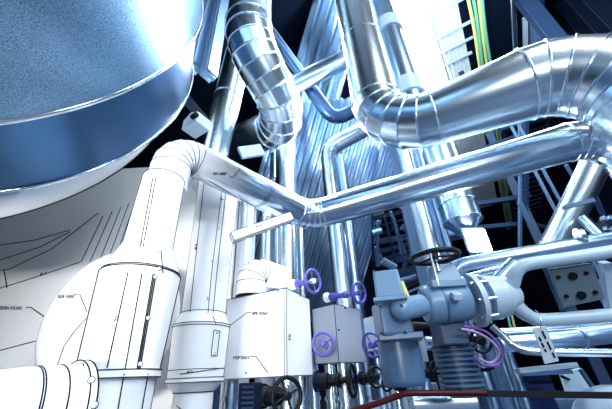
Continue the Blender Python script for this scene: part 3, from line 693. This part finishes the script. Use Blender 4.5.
BLUEC = paint('deep_blue_paint', (.012, .035, .16), .35)
vbox(518, 562, 374, 425, 2.75, .2).build('body', BLUEC, t, bevel=.01); vbox(517, 564, 371, 375, 2.73, .24).build('lid', paint('blue_lid', (.10, .2, .42), .4), t)
vbox(530, 552, 380, 384, 2.62, .02).build('slot', NAVY, t)
t = thing('crumpled_cover', 'pale crumpled sheet cover right of the blue cabinet', 'panel', P(575, 395, 2.9))
mb = MB(); ps = [P(560, 373, 3.0), P(582, 369, 3.0), P(598, 398, 2.8), P(570, 402, 2.8)]; mb.prism(ps, FW * .03); mb.build('sheet', CAST, t, bevel=.005)
MB().bar(P(580, 369, 2.8), P(600, 398, 2.7), .03, .03).build('edge_strip', BLUEST, t); MB().bar(P(561, 376, 2.95), P(570, 380, 2.95), .02, .02).build('edge_strip', NAVY, t)
c = P(655, 452, 1.75); t = thing('round_drum', 'pale grey rounded drum cut by the lower right corner', 'drum', c - Z * .3)
MB().lathe(c, V((.35, .9, .1)), [(-.34, .01), (-.33, .12), (-.29, .2), (-.22, .26), (-.1, .3), (.3, .3)], 56, False).build('drum_shell', CAST, t)
t = thing('slanted_panel', 'slanted pale sheet low between the blue cabinet and the corner drum', 'panel', P(580, 420, 2.6)); MB().prism([P(556, 400, 2.5), P(600, 398, 2.5), P(610, 430, 2.4), P(570, 430, 2.4)], FW * .02).build('sheet', BLUEST, t)
# leaning bundle of pipes under the purple cables
for k, (px, w, mt, lb) in enumerate([(477, 9, MIDMET, 'vertical pipe right beside the ribbed motor'), (489, 9, BLUEST, 'dark vertical pipe second from the ribbed motor'), (498, 7, MIDMET, 'slim vertical pipe third from the ribbed motor'), (507, 10, CLADB, 'brighter vertical pipe left of the blue cabinet')]):
    p = P(px + 5, 365, 2.5 + .06 * k); pipe('vertical_pipe', lb, 'pipe', [vz(p, 338), down(p, 0)], rp(w, 2.5), .1, mt, seg=20)
for k, (pts_, lb) in enumerate([([(463, 326), (474, 328), (488, 333), (499, 346), (502, 358), (496, 365), (483, 365), (474, 356)], 'purple cable looping widest below the yoke'), ([(461, 329), (472, 331), (484, 336), (495, 345), (499, 354), (491, 363), (478, 358)], 'purple cable lying inside the wider purple loop')]):
    tag(MB().tube(smooth([P(x, y, 2.02 - .05 * k) for x, y in pts_]), .0085, 8).build('cable', PURPLE if k == 0 else paint('pale_purple', (.40, .30, .55), .4)), lb, 'cable', 'purple cables')
tag(MB().tube(smooth([P(476, 367, 2.18), P(484, 370, 2.1), P(494, 367, 2.08)]), .012, 8).build('hose', BLACK), 'short black hose below the purple cable loops', 'hose')
# red guard rail along the bottom
pts_ = [P(352, 411, 1.78), P(378, 403, 1.76), P(403, 394, 1.74)]
tag(MB().tube(smooth(pts_) + [P(405.5, 393.3, 1.738), P(420, 393, 1.735), P(486, 393, 1.73)], .017, 14).build('guard_rail', RED), 'dark red guard rail crossing the bottom of the picture', 'rail')
tag(MB().bar(P(487, 393.5, 1.73), P(720, 397, 1.6), .03, .032).build('black_rail', BLACK), 'black bar continuing right from the dark red rail', 'rail')
# plates and blocks between the actuators
tag(vbox(418, 428, 331, 362, 2.45, .05, .2).build('pale_plate', CAST, bevel=.004), 'narrow pale plate between the two actuators', 'plate')
tag(MB().tube([P(424, 341, 2.6), P(441, 340, 2.6)], .075, 24).build('pipe_socket', CLAD), 'short bright pipe socket behind the narrow pale plate', 'pipe')
tag(MB().tube([P(412, 329, 2.4), P(434, 330, 2.4)], .055, 20).build('gland_block', BLACK), 'black gland block between the two actuators', 'block')
t, _ = pipe('clad_pipe', 'bright clad pipe low behind the red rail', 'pipe', [P(412, 405, 2.35), P(474, 402, 2.35)], .075, .1, CLAD, band=.25, bandw=.02)
for px, d, w, mt, lb in [(413, 2.75, 12, BLUEST, 'dark blue vertical pipe below the round motor can'), (428, 2.9, 10, CLADB, 'clad vertical pipe behind the small black handwheel'), (398, 2.9, 8, CLAD, 'bright slim vertical pipe behind the red rail'), (388, 3.1, 7, MIDMET, 'slim grey vertical pipe left of the round motor can'), (447, 3.0, 9, MIDMET, 'grey vertical pipe behind the ribbed motor')]:
    p = P(px, 395, d); pipe('vertical_pipe', lb, 'pipe', [vz(p, 352), down(p, 0)], rp(w, d), .1, mt, seg=20)
t = thing('steel_plinth', 'pale blue floor cabinet seen behind the red rail', 'cabinet', P(395, 440, 3.4)); vbox(372, 446, 384, 440, 3.9, .3).build('body', CAST, t, bevel=.02); vbox(372, 380, 386, 400, 3.3, .03).build('slot', NAVY2, t)

# ------------------------------------------------------------------ middle distance
for px, w, mt, lb, d in [(423, 17, CLAD, 'bright vertical pipe behind the black handwheel, left of a pair', 4.4), (440, 9, CLADB, 'slim vertical pipe behind the black handwheel, right of a pair', 5.2)]:
    p = P(px, 222, d); pipe('vertical_pipe', lb, 'pipe', [V((p.x, p.y, vz(p, 120).z)), down(p, 0)], rp(w, d), .1, mt, band=1.3)
p = P(463, 222, 4.3); tp = vz(p, 150); r = rp(36, 4.3)
t = thing('hanging_hopper', 'round metal hopper hanging under the long clad pipe', 'hopper', p - Z * .25)
MB().tube([p, tp], r, 40).build('hopper_body', CLADB, t); MB().lathe(p - Z * .22, Z, [(0, .09), (.04, .10), (.06, .13), (.22, r)], 40).build('hopper_cone', CLADB, t)
for z_ in (.0, .28): MB().torus(p + Z * z_, Z, r * 1.01, .012, 40, 6).build('band', BRIGHT, t)
MB().tube([p - Z * .5, p - Z * .22], .055, 16).build('outlet', MIDMET, t)
p = P(478, 240, 3.88); t = thing('flood_lamp', 'glaring white lamp under the metal hopper', 'lamp', p - Z * .2)
MB().box(p + FW * .05, RT * .15, FW * .03, Z * .17).build('lamp_housing', CAST, t, bevel=.01); MB().box(p, RT * .125, FW * .02, Z * .15).build('lamp_lens', LAMP, t)
p = P(442, 205, 6.5); t = thing('small_lamp', 'small bright lamp behind the clad pipe and the hopper', 'lamp', p); MB().box(p, RT * .17, FW * .03, UP * .07).build('lamp_lens', LAMP, t); MB().box(p + FW * .06, RT * .22, FW * .03, UP * .1).build('lamp_housing', BLUEST, t)
t, _ = pipe('clad_pipe', 'slanting clad pipe with a clamp in front of the dark hall, right side', 'pipe', [P(611, 132, 4.1), P(549, 258, 4.0)], .17, .1, CLAD)
q = P(578, 203, 3.63); MB().bar(P(562, 208, 3.6), P(594, 200, 3.6), .03, .05).build('pipe_clamp', BLUEST, t)
tag(MB().tube([P(582, 218, 3.7), P(600, 236, 3.5)], .06, 18).build('branch_pipe', CLADB), 'short branch pipe right of the slanting clamped pipe', 'pipe')
t = thing('valve_cluster', 'small dark bolted fitting at the right edge above the polished pipe', 'fitting', P(606, 226, 2.5))
MB().tube([P(603, 226, 2.5), P(614, 220, 2.5)], .05, 18).build('body', NAVY2, t)
for i in range(5): MB().tube([P(601 + i * 3, 219 + (i % 2) * 10, 2.45), P(605 + i * 3, 217 + (i % 2) * 10, 2.42)], .014, 8).build('bolt', BRIGHT, t)
# overhead walkway and clutter seen in the gap
t = thing('steel_walkway', 'dark steel walkway of beams and gratings in the gap beside the corrugated casing', 'walkway', P(395, 300, 7))
random.seed(11)
for i in range(11):
    y0 = 214 + i * 8; d = 6.6 + .15 * i; MB().bar(P(374 + i * 1.2, y0 + random.uniform(2, 8), d), P(432, y0 - random.uniform(4, 12), d - .6), .06, random.choice((.05, .1, .14))).build('beam', random.choice((NAVY2, NAVY2, BLUEST, NAVY)), t)
for i in range(9):
    x = 372 + i * 6.2; MB().bar(P(x, 212 + random.uniform(-6, 20), 6.2), P(x + random.uniform(-3, 16), 262 + random.uniform(-10, 20), 6.4), .05, .05).build('brace', random.choice((NAVY2, BLUEST, MIDMET)), t)
for i in range(26):
    x = random.uniform(368, 436); y = random.uniform(206, 292); d = random.uniform(5.4, 7.6); a_ = random.choice((-.25, -.2, .5, 1.2, 1.5, 1.9)); l_ = random.uniform(8, 26)
    MB().tube([P(x, y, d), P(x + l_ * math.cos(a_), y + l_ * math.sin(a_), d)], random.choice((.02, .03, .05, .07)), 10).build('conduit', random.choice((MIDMET, BLUEST, CLADB, NAVY2, DKMET)), t)
for k, (x0, y0, x1, y1, lb) in enumerate([(404, 208, 413, 206, 'small red box beam behind the clad pipe, left one'), (427, 203, 433, 199, 'small red box beam behind the clad pipe, right one')]):
    tag(MB().bar(P(x0, y0, 6), P(x1, y1, 6), .1, .12).build('red_beam', paint('bright_red', (.35, .015, .03), .4)), lb, 'beam')
for k, (x0, y0, x1, y1, d, w, mt, lb) in enumerate([(436, 222, 462, 216, 6.2, .22, CLADB, 'grey air duct left of the hopper'), (434, 238, 470, 231, 5.8, .16, MIDMET, 'darker air duct below the grey one left of the hopper'), (436, 212, 460, 206, 7.2, .12, BLUEST, 'dark duct above the small lamp')]):
    tag(MB().bar(P(x0, y0, d), P(x1, y1, d - .3), .3, w).build('air_duct', mt, bevel=.02), lb, 'duct')
for k, (px, py, lb) in enumerate([(402, 175, 'dark upright between the big pipes, left'), (415, 170, 'dark upright between the big pipes, right')]):
    p = P(px, py, 5.3 + .3 * k); tag(MB().bar(down(p, 0), vz(p, 120), .22, .2, D1).build('upright', (BLUEST, MIDMET)[k]), lb, 'column')
tag(MB().tube([P(402, 282, 4.6), P(409, 300, 4.3)], .03, 10).build('yellow_conduit', YELLOW), 'short yellow conduit between the two actuators', 'conduit')
for k, (x, lb) in enumerate([(504, 'green cable in the gap under the yoke, left one'), (508, 'yellow cable in the gap under the yoke, right one')]):
    tag(MB().tube([P(x, 300, 4.6), P(x + 9, 338, 4.4)], .016, 8).build('cable', (GREEN, YELLOW)[k]), lb, 'cable')

# ------------------------------------------------------------------ daylight and added unseen lights
w = bpy.data.worlds.new('hall_light'); S.world = w; w.use_nodes = True; tr = w.node_tree; bg = tr.nodes['Background']
tc = tr.nodes.new('ShaderNodeTexCoord'); mp = tr.nodes.new('ShaderNodeMapping'); mp.inputs['Scale'].default_value = (2.2, 2.2, 1.4)
n = tr.nodes.new('ShaderNodeTexNoise'); n.inputs['Scale'].default_value = 1.3; n.inputs['Detail'].default_value = 2
cr = tr.nodes.new('ShaderNodeValToRGB'); el = cr.color_ramp.elements
el[0].position = .40; el[0].color = (.01, .04, .14, 1); el[1].position = .62; el[1].color = (2.4, 2.7, 3.0, 1)
x = el.new(.5); x.color = (.16, .36, .72, 1)
tr.links.new(tc.outputs['Generated'], mp.inputs['Vector']); tr.links.new(mp.outputs['Vector'], n.inputs['Vector']); tr.links.new(n.outputs['Fac'], cr.inputs['Fac'])
sx = tr.nodes.new('ShaderNodeSeparateXYZ'); mr = tr.nodes.new('ShaderNodeMapRange'); vm = tr.nodes.new('ShaderNodeVectorMath'); vm.operation = 'SCALE'
mr.interpolation_type = 'SMOOTHSTEP'; mr.inputs['From Min'].default_value = -.35; mr.inputs['From Max'].default_value = .25; mr.inputs['To Min'].default_value = .12; mr.inputs['To Max'].default_value = 1.0
tr.links.new(tc.outputs['Generated'], sx.inputs[0]); tr.links.new(sx.outputs['X'], mr.inputs['Value']); m2 = tr.nodes.new('ShaderNodeMapRange'); m2.interpolation_type = 'SMOOTHSTEP'; m2.inputs['From Min'].default_value = -.05; m2.inputs['From Max'].default_value = .25; m2.inputs['To Min'].default_value = .3; m2.inputs['To Max'].default_value = 1.15
mu = tr.nodes.new('ShaderNodeMath'); mu.operation = 'MULTIPLY'; tr.links.new(sx.outputs['Z'], m2.inputs['Value']); tr.links.new(mr.outputs['Result'], mu.inputs[0]); tr.links.new(m2.outputs['Result'], mu.inputs[1])
tr.links.new(cr.outputs['Color'], vm.inputs[0]); tr.links.new(mu.outputs[0], vm.inputs['Scale'])
tr.links.new(vm.outputs['Vector'], bg.inputs['Color']); bg.inputs['Strength'].default_value = .42
def area(name, loc, aim, sx, sy, e, col=(1, 1, 1)):
    l = bpy.data.lights.new(name, 'AREA'); l.shape = 'RECTANGLE'; l.size = sx; l.size_y = sy; l.energy = e; l.color = col
    o = bpy.data.objects.new(name, l); COL.objects.link(o); o.location = loc; o.rotation_euler = (V(aim) - V(loc)).to_track_quat('-Z', 'Y').to_euler(); return o
CO = (.8, .91, 1)
area('added_light', (3.5, -2.5, 7.0), (1.5, 3, 3), 1.5, 5, 380, CO)  # added strip light above and behind the camera, streaks the clad pipes
area('added_light', (-1.9, -5.5, 1.6), (-1.75, 2.8, 2.35), 1.6, .8, 37).data.spread = .68  # added unseen light to brighten the white plant at the left
area('added_light', (5.0, 3.5, 8.2), (2, 3, 3), .5, 5, 160, CO)  # added strip light high on the right
area('added_light', (-.4, 6.2, 8.6), (0, 4, 3), .6, 4, 600, CO)  # added strip light high over the middle pipes
area('added_light', (1.2, -2.5, 3.0), (.8, 6, 4), 1.2, .4, 60, CO)  # added behind the camera to brighten the corrugated casing
area('added_light', (3.0, 3.0, 7.5), (3.6, 6.5, 12), 1.5, 1.5, 500, CO)  # added uplight to brighten the roof deck
tp_ = TC; n_ = None
for px, py in ((165, 18),):
    h_ = surf([bpy.data.objects['shell']]).ray_cast(CAM, ray(px, py).normalized()); d_ = ray(px, py).normalized(); n_ = h_[1] if h_[1].dot(d_) < 0 else -h_[1]; rf = d_ - n_ * (2 * d_.dot(n_))
    print('TANK', h_[0], rf)
area('added_light', h_[0] + rf * 3.2, h_[0], 1.0, 1.0, 90)  # added light set at the mirror angle to make the tank's highlight
S.view_settings.view_transform = 'Standard'; S.view_settings.look = 'None'; S.view_settings.gamma = 1; S.view_settings.exposure = 0.55
